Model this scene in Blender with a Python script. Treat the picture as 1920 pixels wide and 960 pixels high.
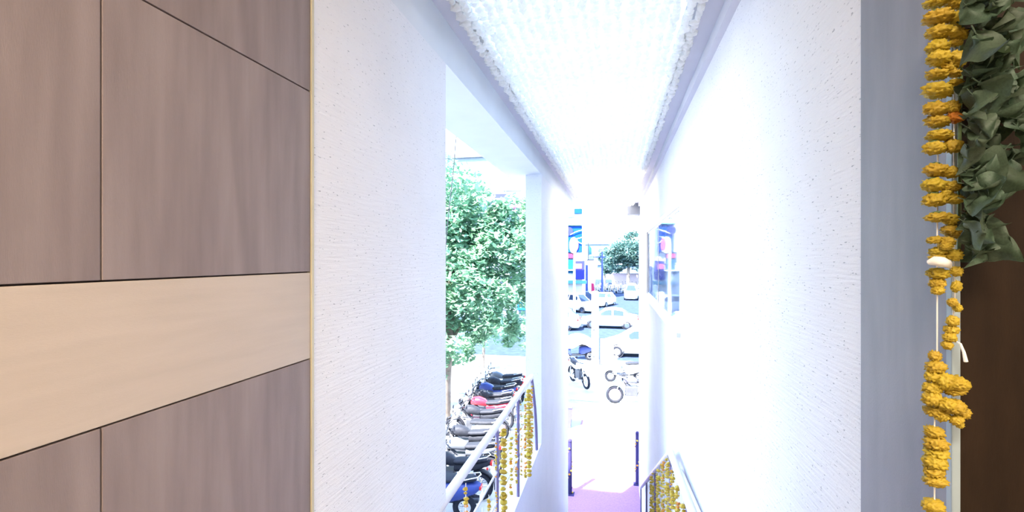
import bpy, bmesh, math, random
import numpy as np
from mathutils import Vector, Matrix, noise

for o in list(bpy.data.objects): bpy.data.objects.remove(o, do_unlink=True)
sc = bpy.context.scene
col = sc.collection
PI = math.pi
# ------------------------------------------------------------------ camera
F = 900.0; VPX, VPY = 1152.0, 485.0
TH = math.atan((VPX-960)/F); CT, ST = math.cos(TH), math.sin(TH)
EYE = 5.0                                    # eye height above the street
cam = bpy.data.cameras.new('camera'); camo = bpy.data.objects.new('camera', cam); col.objects.link(camo)
camo.location = (0, 0, EYE); camo.rotation_euler = (PI/2, 0, TH)
cam.sensor_width = 36; cam.lens = 36*F/1920; cam.shift_y = 5/1920; cam.clip_start = .02; cam.clip_end = 600
sc.camera = camo
# ------------------------------------------------------------------ world, sun, exposure
w = bpy.data.worlds.new('sky'); sc.world = w; w.use_nodes = True
nt = w.node_tree; bgn = nt.nodes['Background']
sky = nt.nodes.new('ShaderNodeTexSky'); sky.sky_type = 'NISHITA'; sky.sun_disc = False
sky.sun_elevation = math.radians(51); sky.sun_rotation = math.radians(210); sky.dust_density = .6; sky.ozone_density = 1.6
nt.links.new(sky.outputs[0], bgn.inputs[0]); bgn.inputs[1].default_value = .36
sl = bpy.data.lights.new('sun', 'SUN'); sl.energy = 8.5; sl.angle = .0093; sl.color = (1, .96, .9)
so = bpy.data.objects.new('sun', sl); col.objects.link(so)
so.rotation_euler = Vector((.40, .70, -1)).to_track_quat('-Z', 'Y').to_euler(); so.location = (-12, -21, 30)
vs = sc.view_settings; vs.view_transform = 'Standard'; vs.look = 'None'; vs.gamma = 1; vs.use_curve_mapping = False
vs.exposure = 2.65

# ------------------------------------------------------------------ helpers
def at(px, py, D):
    """world point seen at a pixel of the photograph at camera depth D"""
    xc = (px-960)/F*D; zc = -(py-VPY)/F*D
    return Vector((-D*ST + xc*CT, D*CT + xc*ST, EYE+zc))
def onY(px, py, Y):
    D = 1.0; p = at(px, py, D); k = Y/p.y
    return at(px, py, k)
def ground(px, py, z=0.0):
    D = (EYE-z)*F/(py-VPY); return at(px, py, D)

MATS = {}
def mat(name, c, rough=.7, var=.08, scale=8.0, bump=0.0, bscale=60.0, metal=0.0, spec=.5, stretch=(1,1,1), emit=None, rand=0.0, c2=None):
    if name in MATS: return MATS[name]
    m = bpy.data.materials.new(name); m.use_nodes = True
    N = m.node_tree.nodes; L = m.node_tree.links
    b = N['Principled BSDF']; b.inputs['Roughness'].default_value = rough; b.inputs['Metallic'].default_value = metal
    b.inputs['Specular IOR Level'].default_value = spec
    tc = N.new('ShaderNodeTexCoord'); mp = N.new('ShaderNodeMapping'); mp.inputs['Scale'].default_value = stretch
    L.new(tc.outputs['Object'], mp.inputs[0])
    n = N.new('ShaderNodeTexNoise'); n.inputs['Scale'].default_value = scale; n.inputs['Detail'].default_value = 5
    L.new(mp.outputs[0], n.inputs['Vector'])
    r = N.new('ShaderNodeValToRGB'); e = r.color_ramp.elements
    lo = tuple(max(0, v*(1-var)) for v in c); hi = tuple(min(1, v*(1+var)) for v in c) if c2 is None else c2
    e[0].position = .3; e[0].color = (*lo, 1); e[1].position = .7; e[1].color = (*hi, 1)
    L.new(n.outputs[0], r.inputs[0]); out = r.outputs[0]
    if rand:
        oi = N.new('ShaderNodeObjectInfo'); hs = N.new('ShaderNodeHueSaturation')
        mr = N.new('ShaderNodeMapRange'); mr.inputs[3].default_value = .5-rand; mr.inputs[4].default_value = .5+rand*.35
        mv = N.new('ShaderNodeMapRange'); mv.inputs[3].default_value = 1-rand*5; mv.inputs[4].default_value = 1+rand*4
        L.new(oi.outputs['Random'], mr.inputs[0]); L.new(oi.outputs['Random'], mv.inputs[0])
        L.new(mr.outputs[0], hs.inputs['Hue']); L.new(mv.outputs[0], hs.inputs['Value'])
        L.new(out, hs.inputs['Color']); out = hs.outputs[0]
    L.new(out, b.inputs['Base Color'])
    if bump:
        n2 = N.new('ShaderNodeTexNoise'); n2.inputs['Scale'].default_value = bscale; n2.inputs['Detail'].default_value = 4
        L.new(mp.outputs[0], n2.inputs['Vector'])
        bp = N.new('ShaderNodeBump'); bp.inputs['Strength'].default_value = bump; bp.inputs['Distance'].default_value = .01
        L.new(n2.outputs[0], bp.inputs['Height']); L.new(bp.outputs[0], b.inputs['Normal'])
    if emit:
        b.inputs['Emission Color'].default_value = (*emit[:3], 1); b.inputs['Emission Strength'].default_value = emit[3]
    MATS[name] = m; return m

def translucent(name, c, t, tc_, rand=0.0, var=.15, scale=20.0, rough=.6):
    """diffuse front with a share of transmitted light (cloth, leaves, petals)"""
    m = mat(name, c, rough, var, scale, rand=rand)
    N = m.node_tree.nodes; L = m.node_tree.links
    b = N['Principled BSDF']; o = N['Material Output']
    tr = N.new('ShaderNodeBsdfTranslucent'); tr.inputs[0].default_value = (*tc_, 1)
    mx = N.new('ShaderNodeMixShader'); mx.inputs[0].default_value = t
    L.new(b.outputs[0], mx.inputs[1]); L.new(tr.outputs[0], mx.inputs[2]); L.new(mx.outputs[0], o.inputs[0])
    return m

class MB:
    def __init__(s): s.v = []; s.f = []; s.sm = []
    def add(s, vs, fs, smooth=False):
        o = len(s.v); s.v += [tuple(v) for v in vs]; s.f += [tuple(i+o for i in f) for f in fs]; s.sm += [smooth]*len(fs); return s
    def box(s, x0, x1, y0, y1, z0, z1, b=0.0):
        if b <= 0:
            v = [(x,y,z) for x in (x0,x1) for y in (y0,y1) for z in (z0,z1)]
            return s.add(v, [(0,1,3,2),(4,6,7,5),(0,4,5,1),(2,3,7,6),(0,2,6,4),(1,5,7,3)])
        bm = bmesh.new(); bmesh.ops.create_cube(bm, size=1)
        for q in bm.verts: q.co = Vector(((x0+x1)/2+q.co.x*(x1-x0), (y0+y1)/2+q.co.y*(y1-y0), (z0+z1)/2+q.co.z*(z1-z0)))
        bmesh.ops.bevel(bm, geom=bm.edges[:], offset=b, segments=2, affect='EDGES', profile=.6)
        s.bm(bm); return s
    def bm(s, bm, M=None, smooth=False):
        bm.verts.index_update(); vs = [(M @ v.co) if M else v.co.copy() for v in bm.verts]
        s.add(vs, [[v.index for v in f.verts] for f in bm.faces], smooth); bm.free(); return s
    def obox(s, M, sx, sy, sz, b=0.0):
        bm = bmesh.new(); bmesh.ops.create_cube(bm, size=1)
        for q in bm.verts: q.co = Vector((q.co.x*sx, q.co.y*sy, q.co.z*sz))
        if b: bmesh.ops.bevel(bm, geom=bm.edges[:], offset=b, segments=2, affect='EDGES', profile=.6)
        return s.bm(bm, M)
    def tube(s, pts, r, n=8, cap=True):
        pts = [Vector(p) for p in pts]; rs = r if isinstance(r, (list, tuple)) else [r]*len(pts)
        vs = []; ref = None
        for i, p in enumerate(pts):
            t = (pts[min(i+1, len(pts)-1)]-pts[max(i-1, 0)]).normalized()
            if ref is None: ref = Vector((0,0,1)) if abs(t.z) < .9 else Vector((1,0,0))
            a = t.cross(ref).normalized(); b = a.cross(t).normalized(); ref = b
            for k in range(n):
                an = 2*PI*k/n; vs.append(p + (a*math.cos(an)+b*math.sin(an))*rs[i])
        fs = [(i*n+k, i*n+(k+1) % n, (i+1)*n+(k+1) % n, (i+1)*n+k) for i in range(len(pts)-1) for k in range(n)]
        s.add(vs, fs, True)
        if cap:
            s.add(vs[:n], [tuple(range(n))[::-1]]); s.add(vs[-n:], [tuple(range(n))])
        return s
    def ring(s, c, axis, R, r, n=20, m=8):          # torus
        q = Vector(axis).to_track_quat('Z', 'Y'); c = Vector(c); vs = []
        for i in range(n):
            a = 2*PI*i/n
            for k in range(m):
                b = 2*PI*k/m; vs.append(c + q @ Vector(((R+r*math.cos(b))*math.cos(a), (R+r*math.cos(b))*math.sin(a), r*math.sin(b))))
        return s.add(vs, [(i*m+k, ((i+1) % n)*m+k, ((i+1) % n)*m+(k+1) % m, i*m+(k+1) % m) for i in range(n) for k in range(m)], True)
    def ball(s, c, r, sub=2, M=None):
        bm = bmesh.new(); bmesh.ops.create_icosphere(bm, subdivisions=sub, radius=1)
        r = r if isinstance(r, (list, tuple)) else (r, r, r)
        for q in bm.verts: q.co = Vector((q.co.x*r[0], q.co.y*r[1], q.co.z*r[2]))
        MM = Matrix.Translation(c) @ (M if M else Matrix.Identity(4))
        return s.bm(bm, MM, True)
    def loft(s, rings, closed=True, cap=True, smooth=True):
        n = len(rings[0]); vs = [p for r in rings for p in r]; kk = n if closed else n-1
        s.add(vs, [(i*n+k, i*n+(k+1) % n, (i+1)*n+(k+1) % n, (i+1)*n+k) for i in range(len(rings)-1) for k in range(kk)], smooth)
        if cap and closed:
            s.add(rings[0], [tuple(range(n))[::-1]]); s.add(rings[-1], [tuple(range(n))])
        return s
    def prism(s, poly, y0, y1):                     # polygon in xz, extruded in y
        n = len(poly); vs = [(x, y0, z) for x, z in poly]+[(x, y1, z) for x, z in poly]
        return s.add(vs, [tuple(range(n)), tuple(range(2*n-1, n-1, -1))]+[(k, k+n, (k+1) % n+n, (k+1) % n) for k in range(n)])
    def mesh(s, name):
        me = bpy.data.meshes.new(name); me.from_pydata(s.v, [], s.f)
        me.polygons.foreach_set('use_smooth', s.sm); me.update()
        bm = bmesh.new(); bm.from_mesh(me); bmesh.ops.recalc_face_normals(bm, faces=bm.faces[:]); bm.to_mesh(me); bm.free()
        return me
    def build(s, name, m, parent=None): return obj(name, s.mesh(name), m, parent)

def obj(name, me, m, parent=None):
    o = bpy.data.objects.new(name, me); col.objects.link(o)
    if m is not None and not me.materials: me.materials.append(m)
    if m is not None and me.materials[0] != m:
        o.material_slots[0].link = 'OBJECT'; o.material_slots[0].material = m
    if parent: o.parent = parent
    return o
def empty(name, loc=(0,0,0), rz=0.0):
    o = bpy.data.objects.new(name, None); col.objects.link(o); o.location = loc; o.rotation_euler = (0,0,rz); o.empty_display_size = .1; return o
def tag(o, label, cat, group=None, kind=None):
    o['label'] = label; o['category'] = cat
    if group: o['group'] = group
    if kind: o['kind'] = kind
    return o
def struct(o, label=None, cat=None):
    o['kind'] = 'structure'
    if label: o['label'] = label
    if cat: o['category'] = cat
    return o
def copy_tree(o, parent=None, mats=None):
    c = o.copy(); col.objects.link(c); c.parent = parent
    if mats and o.type == 'MESH':
        base = o.name.split('.')[0]
        if base in mats:
            c.material_slots[0].link = 'OBJECT'; c.material_slots[0].material = mats[base]
    for ch in o.children: copy_tree(ch, c, mats)
    return c

# ------------------------------------------------------------------ materials
def plaster_mat(name, base, pits):
    m = mat(name, base, .85, .03, 3.0)
    N = m.node_tree.nodes; L = m.node_tree.links; b = N['Principled BSDF']
    tc = N.new('ShaderNodeTexCoord')
    def nz(scale, st, det=3):
        mp = N.new('ShaderNodeMapping'); mp.inputs['Scale'].default_value = st; L.new(tc.outputs['Object'], mp.inputs[0])
        n = N.new('ShaderNodeTexNoise'); n.inputs['Scale'].default_value = scale; n.inputs['Detail'].default_value = det
        L.new(mp.outputs[0], n.inputs['Vector']); return n
    comb = nz(1.0, (10, 9, 120), 4); fine = nz(220, (1,1,1), 2); pit = nz(1.0, (60, 55, 200), 1)
    r = N.new('ShaderNodeValToRGB'); r.color_ramp.elements[0].position = pits; r.color_ramp.elements[1].position = pits+.06
    r.color_ramp.elements[0].color = (1,1,1,1); r.color_ramp.elements[1].color = (.0,.0,.0,1)
    L.new(pit.outputs[0], r.inputs[0])
    mx = N.new('ShaderNodeMix'); mx.data_type = 'RGBA'
    mx.inputs[7].default_value = (.26, .28, .31, 1)
    src = b.inputs['Base Color'].links[0].from_socket
    inv = N.new('ShaderNodeMath'); inv.operation = 'MULTIPLY'; inv.inputs[1].default_value = .8
    L.new(r.outputs[0], inv.inputs[0]); L.new(inv.outputs[0], mx.inputs[0]); L.new(src, mx.inputs[6]); L.new(mx.outputs[2], b.inputs['Base Color'])
    ad = N.new('ShaderNodeMath'); ad.operation = 'MULTIPLY_ADD'; ad.inputs[1].default_value = .25
    L.new(fine.outputs[0], ad.inputs[0]); L.new(comb.outputs[0], ad.inputs[2])
    sb = N.new('ShaderNodeMath'); sb.operation = 'MULTIPLY_ADD'; sb.inputs[1].default_value = -.5
    L.new(r.outputs[0], sb.inputs[0]); L.new(ad.outputs[0], sb.inputs[2])
    bp = N.new('ShaderNodeBump'); bp.inputs['Strength'].default_value = .55; bp.inputs['Distance'].default_value = .006
    L.new(sb.outputs[0], bp.inputs['Height']); L.new(bp.outputs[0], b.inputs['Normal'])
    return m
M_plaster = plaster_mat('combed_white_plaster', (.70, .70, .72), .255)
M_paint = mat('smooth_white_paint', (.55, .55, .58), .7, .03, 4)
M_lintel = mat('sky_tinted_lintel', (.63, .655, .68), .7, .03, 4)  # blue sky light on the soffit is put into this colour
M_panel = mat('mauve_brown_veneer', (.205, .158, .150), .6, .10, 4, .12, 160, stretch=(1, 5, .6), c2=(.26, .207, .198))
M_band = mat('pale_maple_veneer', (.47, .395, .325), .55, .05, 5, .1, 160, stretch=(1, .8, 9))
M_groove = mat('dark_groove', (.07, .05, .05), .8)
M_bead = mat('yellowed_metal_bead', (.5, .46, .33), .5)
M_jamb = mat('grey_lavender_laminate', (.20, .205, .24), .6, .08, 6, .12, 240, stretch=(1, 4, .8))
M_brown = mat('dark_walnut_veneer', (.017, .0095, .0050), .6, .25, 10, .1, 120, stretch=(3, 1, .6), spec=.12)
M_edge = mat('pale_edge_band', (.26, .32, .35), .5)
M_floor = mat('hall_tile', (.45, .40, .34), .35, .06, 3)
M_ceil = mat('hall_ceiling_paint', (.7, .66, .6), .8, .03, 4)
M_carpet = mat('magenta_carpet', (.29, .155, .42), .95, .12, 40, .4, 300)
M_concrete = mat('pale_concrete', (.38, .375, .36), .9, .12, 2, .2, 40, spec=.2)
M_asphalt = mat('asphalt', (.032, .048, .088), .95, .2, 3, .2, 80, spec=.02)
M_rail = mat('cream_painted_steel', (.55, .52, .53), .45, .05, 10)
M_post = mat('mauve_painted_steel', (.17, .14, .26), .5, .1, 10)
M_dpost = mat('dark_violet_cloth_wrap', (.035, .03, .10), .8, .1, 10, spec=.1)
M_chrome = mat('chrome', (.75, .75, .76), .18, .03, 5, metal=1)
M_alu = mat('aluminium_frame', (.6, .6, .62), .35, .05, 5, metal=.8)
M_black = mat('black_vinyl', (.022, .024, .032), .6, .2, 15, spec=.15)
M_rubber = mat('tyre_rubber', (.02, .022, .03), .8, .2, 20, spec=.1)
M_metal = mat('grey_metal', (.07, .075, .09), .5, .15, 10, metal=.3)
M_red = mat('red_lacquer', (.55, .02, .04), .3, .05, 5)
M_white = mat('white_lacquer', (.8, .8, .8), .3, .03, 5)
M_grey = mat('grey_lacquer', (.10, .11, .13), .35, .05, 5, spec=.3)
M_bluel = mat('blue_lacquer', (.03, .05, .2), .35, .05, 5, spec=.25)
M_lamp_red = mat('red_lens', (.5, .01, .01), .2)
M_lamp_clear = mat('clear_lens', (.7, .7, .72), .1)
M_carglass = mat('car_glass', (.025, .04, .075), .12, .05, 4, spec=.12)
M_plate = mat('number_plate', (.75, .75, .72), .5)
M_marigold = translucent('marigold_petals', (.52, .375, .028), .2, (.6, .45, .03), rand=.012, var=.25, scale=90)
M_marigold_b = M_marigold
M_orange = translucent('orange_petals', (.62, .27, .02), .2, (.7, .35, .02), rand=.02, var=.2, scale=60)
M_sepal = mat('green_sepal', (.09, .14, .05), .7)
M_thread = mat('cotton_thread', (.75, .74, .7), .8)
M_leafg = translucent('garland_leaf', (.045, .078, .047), .12, (.12, .2, .08), rand=.045, var=.3, scale=25)
M_tree = translucent('tree_leaf', (.15, .29, .20), .35, (.25, .48, .28), rand=.0, var=.35, scale=1.2)
M_tree2 = translucent('dark_tree_leaf', (.075, .15, .135), .25, (.09, .22, .17), var=.4, scale=.8)
M_bark = mat('bark', (.16, .13, .11), .9, .25, 6, .6, 30)
M_cloth = translucent('white_canopy_cloth', (.85, .85, .85), .85, (.98, .95, .88))
M_wflower = translucent('white_canopy_flowers', (.9, .9, .88), .55, (.98, .95, .88))

# ------------------------------------------------------------------ the setting: street level
AX = -.80; BX = .52            # inner faces of the corridor walls
DOOR = 1.16                    # plane of the doorway into the hall
LAND = 2.5; SILL = 2.93; HALLF = 3.3; CEIL = 6.157; SOFF = 5.946
struct(MB().box(-60, 40, -8, 17.0, -.4, 0).build('ground_pavement', M_concrete), 'pale sunlit concrete pavement in front of the stairs', 'pavement')
struct(MB().box(-90, 90, 17.12, 24.6, -.5, -.1).build('ground_apron', M_concrete), 'pale parking strip between the kerb and the road', 'ground')
struct(MB().box(-90, 90, 24.6, 46, -.5, -.1).build('road', M_asphalt), 'grey asphalt road where the white cars stand', 'road')
struct(MB().box(-90, 90, 46, 300, -.5, -.05).build('ground_far', M_asphalt), 'grey asphalt ground beyond the road', 'ground')
kb = MB()
k = struct(empty('trim_1', (0, 17.06, 0)), 'pale kerb along the edge of the pavement', 'kerb')
km = MB().box(-.49, .49, -.06, .06, -.3, .02, .012).mesh('kerb_stone')
for i in range(-22, 14):
    o = obj('kerb_stone', km, M_concrete, k); o.location = (i, 0, 0)
struct(MB().box(-22, 14, -8, 1.1, 6.62, 13.5).box(-22, -1.2, -8, 1.1, 0, 6.62).box(3.7, 14, -8, 1.1, 0, 6.62).build('wall_facade', M_paint), 'outer walls of the hall building above the stairs', 'wall')
# ------------------------------------------------------------------ corridor walls
wl = MB()
wl.box(-1.2, AX, DOOR, 2.21, 0, SOFF)                  # near pier
wl.box(-.98, AX, 2.21, 5.33, 0, SILL)                  # wall below the opening
wl.box(-.98, AX, 5.33, 8.5, 0, SOFF)                   # pillar and far wall
struct(wl.build('wall_left', M_plaster), 'white combed plaster wall left of the stairs with a wide opening', 'wall')
struct(MB().box(-1.2, AX, DOOR, 9.4, SOFF, 6.5).build('trim_8', M_lintel), 'lintel beam over the left opening, tinted for blue sky light', 'beam')
wr = MB(); WZ0, WZ1 = EYE-.605, EYE+.475; WY0, WY1 = 4.09, 8.27
wr.box(BX, .74, DOOR, WY0, 0, 6.5); wr.box(BX, .74, WY1, 10.76, 0, 6.5)
wr.box(BX, .74, WY0, WY1, 0, WZ0); wr.box(BX, .74, WY0, WY1, WZ1, 6.5)
struct(wr.build('wall_right', M_plaster), 'white combed plaster wall right of the stairs with a long window', 'wall')
struct(MB().box(-1.2, -.64, DOOR, 11.2, CEIL, 6.5).box(.32, .74, DOOR, 12.0, CEIL, 6.5).box(-.64, .32, DOOR, 1.75, CEIL+.05, 6.5).build('ceiling', M_paint), 'painted ceiling edges either side of the white canopy', 'ceiling')
struct(MB().box(.27, .56, 10.3, 10.7, 5.92, CEIL, .005).build('trim_2', M_jamb), 'grey beam end above the foot of the stairs', 'beam')
struct(MB().box(.485, .52, DOOR+.3, 10.7, CEIL-.07, CEIL).build('trim_3', M_paint), 'painted cornice strip above the right plaster wall', 'trim')
# stairs with landing
st = MB(); st.box(AX, BX, DOOR, 4.2, 2.2, LAND)
for i in range(15):
    z1 = LAND-(i+1)*(LAND/15); y0 = 4.2+i*.313
    if z1 > .02: st.box(AX, BX, y0, y0+.33, 0, z1)
st.box(AX, BX, .9, DOOR, 2.2, HALLF)
for i in range(3): st.box(AX, BX, DOOR+i*.26, DOOR+(i+1)*.26, LAND, HALLF-(i+1)*.2)
struct(st.build('stairs', M_concrete), 'straight flight of stairs going down to the street', 'stairs')
cp = MB()
for i in range(15):
    z1 = LAND-(i+1)*(LAND/15); y0 = 4.2+i*.313
    if z1 > .02: cp.box(-.72, .40, y0-.012, y0+.313, z1, z1+.012)
    cp.box(-.72, .40, y0-.012, y0, z1, z1+LAND/15+.012)
cp.box(-.72, .40, 2.0, 4.2, LAND, LAND+.012)
tag(cp.build('stair_carpet', M_carpet), 'magenta carpet laid down the flight of stairs', 'carpet')
gc = MB()
nx, ny = 10, 40
vs_, fs_ = [], []
for j in range(ny+1):
    for i in range(nx+1):
        x = -1.0+1.75*i/nx; y = 8.95+7.3*j/ny
        vs_.append((x+.015*math.sin(y*3), y, .014+.006*math.sin(y*2.3+x*4)+.004*math.sin(x*9)))
for j in range(ny):
    for i in range(nx): fs_.append((j*(nx+1)+i, j*(nx+1)+i+1, (j+1)*(nx+1)+i+1, (j+1)*(nx+1)+i))
gc.add(vs_, fs_, True)
tag(gc.build('ground_carpet', M_carpet), 'magenta carpet runner on the ground at the foot of the stairs', 'carpet')

# window in the right wall
win = struct(empty('window_1', (BX, (WY0+WY1)/2, WZ0)), 'long aluminium sliding window with reflective glass in the right wall', 'window')
hw = (WY1-WY0)/2; hh = WZ1-WZ0
f = MB(); f.box(.0, .10, -hw, hw, 0, .035).box(.0, .10, -hw, hw, hh-.045, hh).box(.0, .10, -hw, -hw+.04, .035, hh-.045).box(.0, .10, hw-.05, hw, .035, hh-.045)
f.build('frame', M_alu, win)
MB().box(-.03, .0, -hw-.03, hw+.03, -.03, .004).build('window_sill', M_alu, win)
gl = bpy.data.materials.new('reflective_glass'); gl.use_nodes = True
N = gl.node_tree.nodes; L = gl.node_tree.links
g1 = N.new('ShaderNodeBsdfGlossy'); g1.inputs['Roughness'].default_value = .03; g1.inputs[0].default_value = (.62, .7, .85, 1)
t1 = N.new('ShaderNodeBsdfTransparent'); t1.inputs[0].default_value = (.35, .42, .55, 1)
fr = N.new('ShaderNodeFresnel'); fr.inputs[0].default_value = 1.8
mx = N.new('ShaderNodeMixShader'); ad = N.new('ShaderNodeMath'); ad.inputs[1].default_value = .12; ad.use_clamp = True
nz = N.new('ShaderNodeTexNoise'); nz.inputs['Scale'].default_value = 1.3; bp = N.new('ShaderNodeBump'); bp.inputs['Strength'].default_value = .04; bp.inputs['Distance'].default_value = .05
L.new(nz.outputs[0], bp.inputs['Height']); L.new(bp.outputs[0], g1.inputs['Normal'])
L.new(fr.outputs[0], ad.inputs[0]); L.new(ad.outputs[0], mx.inputs[0]); L.new(t1.outputs[0], mx.inputs[1]); L.new(g1.outputs[0], mx.inputs[2]); df = N.new('ShaderNodeBsdfDiffuse'); df.inputs[0].default_value = (.20, .235, .30, 1); mx2 = N.new('ShaderNodeMixShader')  # pale haze over the reflections, mixed in as diffuse blue colour
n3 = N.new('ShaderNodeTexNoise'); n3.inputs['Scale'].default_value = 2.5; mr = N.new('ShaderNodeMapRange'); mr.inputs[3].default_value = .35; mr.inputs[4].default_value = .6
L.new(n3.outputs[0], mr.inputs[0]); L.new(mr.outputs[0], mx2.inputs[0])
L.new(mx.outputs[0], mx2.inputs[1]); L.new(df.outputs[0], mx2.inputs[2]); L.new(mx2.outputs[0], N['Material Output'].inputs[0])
pw = (2*hw-.09)/2
for i in range(2):
    y0 = -hw+.04+i*pw; xo = .012+.012*(i % 2)
    p = MB().box(xo, xo+.006, y0+.02, y0+pw-.02, .055, hh-.065).build('pane', gl, win)
    MB().box(xo-.004, xo+.010, y0, y0+.018, .035, hh-.045).box(xo-.004, xo+.010, y0+pw-.018, y0+pw, .035, hh-.045).box(xo-.004, xo+.010, y0, y0+pw, .035, .06).box(xo-.004, xo+.010, y0, y0+pw, hh-.07, hh-.045).build('sash', M_alu, p)
# room behind the window
struct(MB().box(4.0, 4.1, 3.6, 10.7, 3.2, 6.5).box(.74, 4.1, 3.5, 3.6, 3.2, 6.5).box(.74, 4.1, 10.6, 10.7, 3.2, 6.5).build('wall_room', M_jamb), 'grey walls of the room behind the window', 'wall')
struct(MB().box(.74, 4.1, 3.5, 10.7, 6.2, 6.5).build('ceiling_room', M_paint)); struct(MB().box(.74, 4.1, 3.5, 10.7, 3.1, 3.2).build('floor_room', M_floor))

# ------------------------------------------------------------------ the hall where the camera stands
struct(MB().box(-.95, 3.6, -4.5, DOOR-.26, HALLF-.2, HALLF).build('floor', M_floor)); struct(MB().box(-.95, 3.6, -4.5, DOOR, 6.5, 6.6).build('ceiling_hall', M_ceil))
struct(MB().box(-.95, 3.6, -4.6, -4.5, HALLF, 6.5).build('wall_back', M_ceil)); struct(MB().box(3.5, 3.6, -4.5, .88, HALLF, 6.5).build('wall_side', M_ceil))
wh = struct(MB().box(-.96, AX-.012, -4.5, DOOR-.002, 2.2, 6.5).build('wall_hall', M_groove), 'veneer panelled hall wall with a pale horizontal band', 'wall')
rows = [EYE+.451-.002, EYE+.938, EYE+1.425, 6.498]
low = [EYE-.269, EYE-.756, EYE-1.243, HALLF+.02]
cols = [1.151, .612, .073, -.466, -1.005, -1.544, -2.083, -2.622, -3.161, -3.7, -4.24]
G = .0016
def panel(y0, y1, z0, z1, m, name):
    o = MB().box(-.006, .006, -(y1-y0)/2+G, (y1-y0)/2-G, -(z1-z0)/2+G, (z1-z0)/2-G, .0012).build(name, m, wh)
    o.location = (AX-.006, (y0+y1)/2, (z0+z1)/2)
for a, b in zip(cols[:-1], cols[1:]):
    panel(b, a, EYE-.036, rows[0], M_panel, 'panel')
    for z0, z1 in zip(rows[:-1], rows[1:]): panel(b, a, z0, z1, M_panel, 'panel')
    for z1, z0 in zip(low[:-1], low[1:]): panel(b, a, z0, z1, M_panel, 'panel')
panel(-1.544, 1.151, EYE-.269, EYE-.036, M_band, 'band_board'); panel(-4.24, -1.544, EYE-.269, EYE-.036, M_band, 'band_board')
struct(MB().box(AX-.01, AX+.004, 1.152, 1.1605, HALLF, 6.5).build('trim_4', M_bead), 'thin yellowed metal bead where panels meet plaster', 'trim')
# front wall of the hall, right of the doorway: veneer on the hall face, laminate jamb
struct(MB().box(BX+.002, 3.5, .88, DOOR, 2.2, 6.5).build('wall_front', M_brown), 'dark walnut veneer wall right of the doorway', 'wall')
struct(MB().box(BX-.004, BX+.002, .888, DOOR+.001, 2.3, 6.5).build('trim_5', M_jamb), 'grey lavender laminate door jamb between plaster and dark veneer', 'door jamb')
struct(MB().box(BX-.006, BX+.006, .874, .888, 2.3, 6.5, .002).build('trim_6', M_edge), 'pale edge strip on the corner of the door jamb', 'trim')
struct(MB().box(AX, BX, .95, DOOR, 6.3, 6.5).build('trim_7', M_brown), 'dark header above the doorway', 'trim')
# hall ceiling lamps
M_diff = mat('lamp_diffuser', (.9, .85, .75), .6, emit=(1, .86, .70, 6.0))
for i, (x, y, lab) in enumerate([(-.1, -.9, 'square ceiling lamp just inside the doorway of the hall'), (1.6, -1.2, 'square ceiling lamp further right in the hall'), (.4, -3.2, 'square ceiling lamp at the back of the hall')]):
    t = tag(empty('ceiling_lamp', (x, y, 6.5)), lab, 'lamp', 'hall ceiling lamps')
    MB().box(-.32, .32, -.32, .32, -.05, 0, .01).build('housing', M_white, t)
    MB().box(-.28, .28, -.28, .28, -.06, -.05, .004).build('diffuser', M_diff, t)
    la = bpy.data.lights.new('lamp_light', 'AREA'); la.size = .5; la.energy = 9.5; la.color = (1, .83, .64)
    lo = bpy.data.objects.new('lamp_light', la); col.objects.link(lo); lo.parent = t; lo.location = (0, 0, -.075)

# ------------------------------------------------------------------ white flower canopy over the stairs
random.seed(3)
cz = EYE+1.12; CY0, CY1 = 1.35, 13.4
can = tag(empty('flower_canopy', (-.16, CY0, cz)), 'white canopy of flower strings stretched above the stairs', 'canopy')
CW = .545
nx, ny = 16, 120; vs_, fs_ = [], []
for j in range(ny+1):
    for i in range(nx+1):
        x = -CW+2*CW*i/nx; y = (CY1-CY0)*j/ny
        vs_.append((x, y, .035-.03*math.cos(x/CW*PI/2)+.006*math.sin(y*6+x*3)))
for j in range(ny):
    for i in range(nx): fs_.append((j*(nx+1)+i, j*(nx+1)+i+1, (j+1)*(nx+1)+i+1, (j+1)*(nx+1)+i))
MB().add(vs_, fs_, True).build('cloth_sheet', M_cloth, can)
def string_mesh(seed):
    rnd = random.Random(seed); mb = MB(); y = 0
    ico = bmesh.new(); bmesh.ops.create_icosphere(ico, subdivisions=1, radius=1)
    iv = [v.co.copy() for v in ico.verts]; ico.verts.index_update(); fi = [[v.index for v in f.verts] for f in ico.faces]; ico.free()
    while y < CY1-CY0:
        r = rnd.uniform(.020, .030); c = Vector((rnd.uniform(-.006, .006), y, rnd.uniform(-.006, .004)))
        ph = rnd.random()*9
        mb.add([c+Vector((v.x*r*(1+.25*math.sin(v.z*7+ph)), v.y*r*.75, v.z*r*.8*(1+.2*math.sin(v.x*8+ph)))) for v in iv], fi)
        y += rnd.uniform(.033, .05)
    return mb.mesh('white_flower_string')
sm = [string_mesh(i) for i in range(5)]
for i in range(22):
    x = -CW+.01+(2*CW-.02)*i/21
    o = obj('white_flower_string', sm[i % 5], M_wflower, can); o['kind'] = 'stuff'
    o.location = (x+random.uniform(-.004, .004), random.uniform(-.03, .03), .035-.03*math.cos(x/CW*PI/2)-.03)

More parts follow.
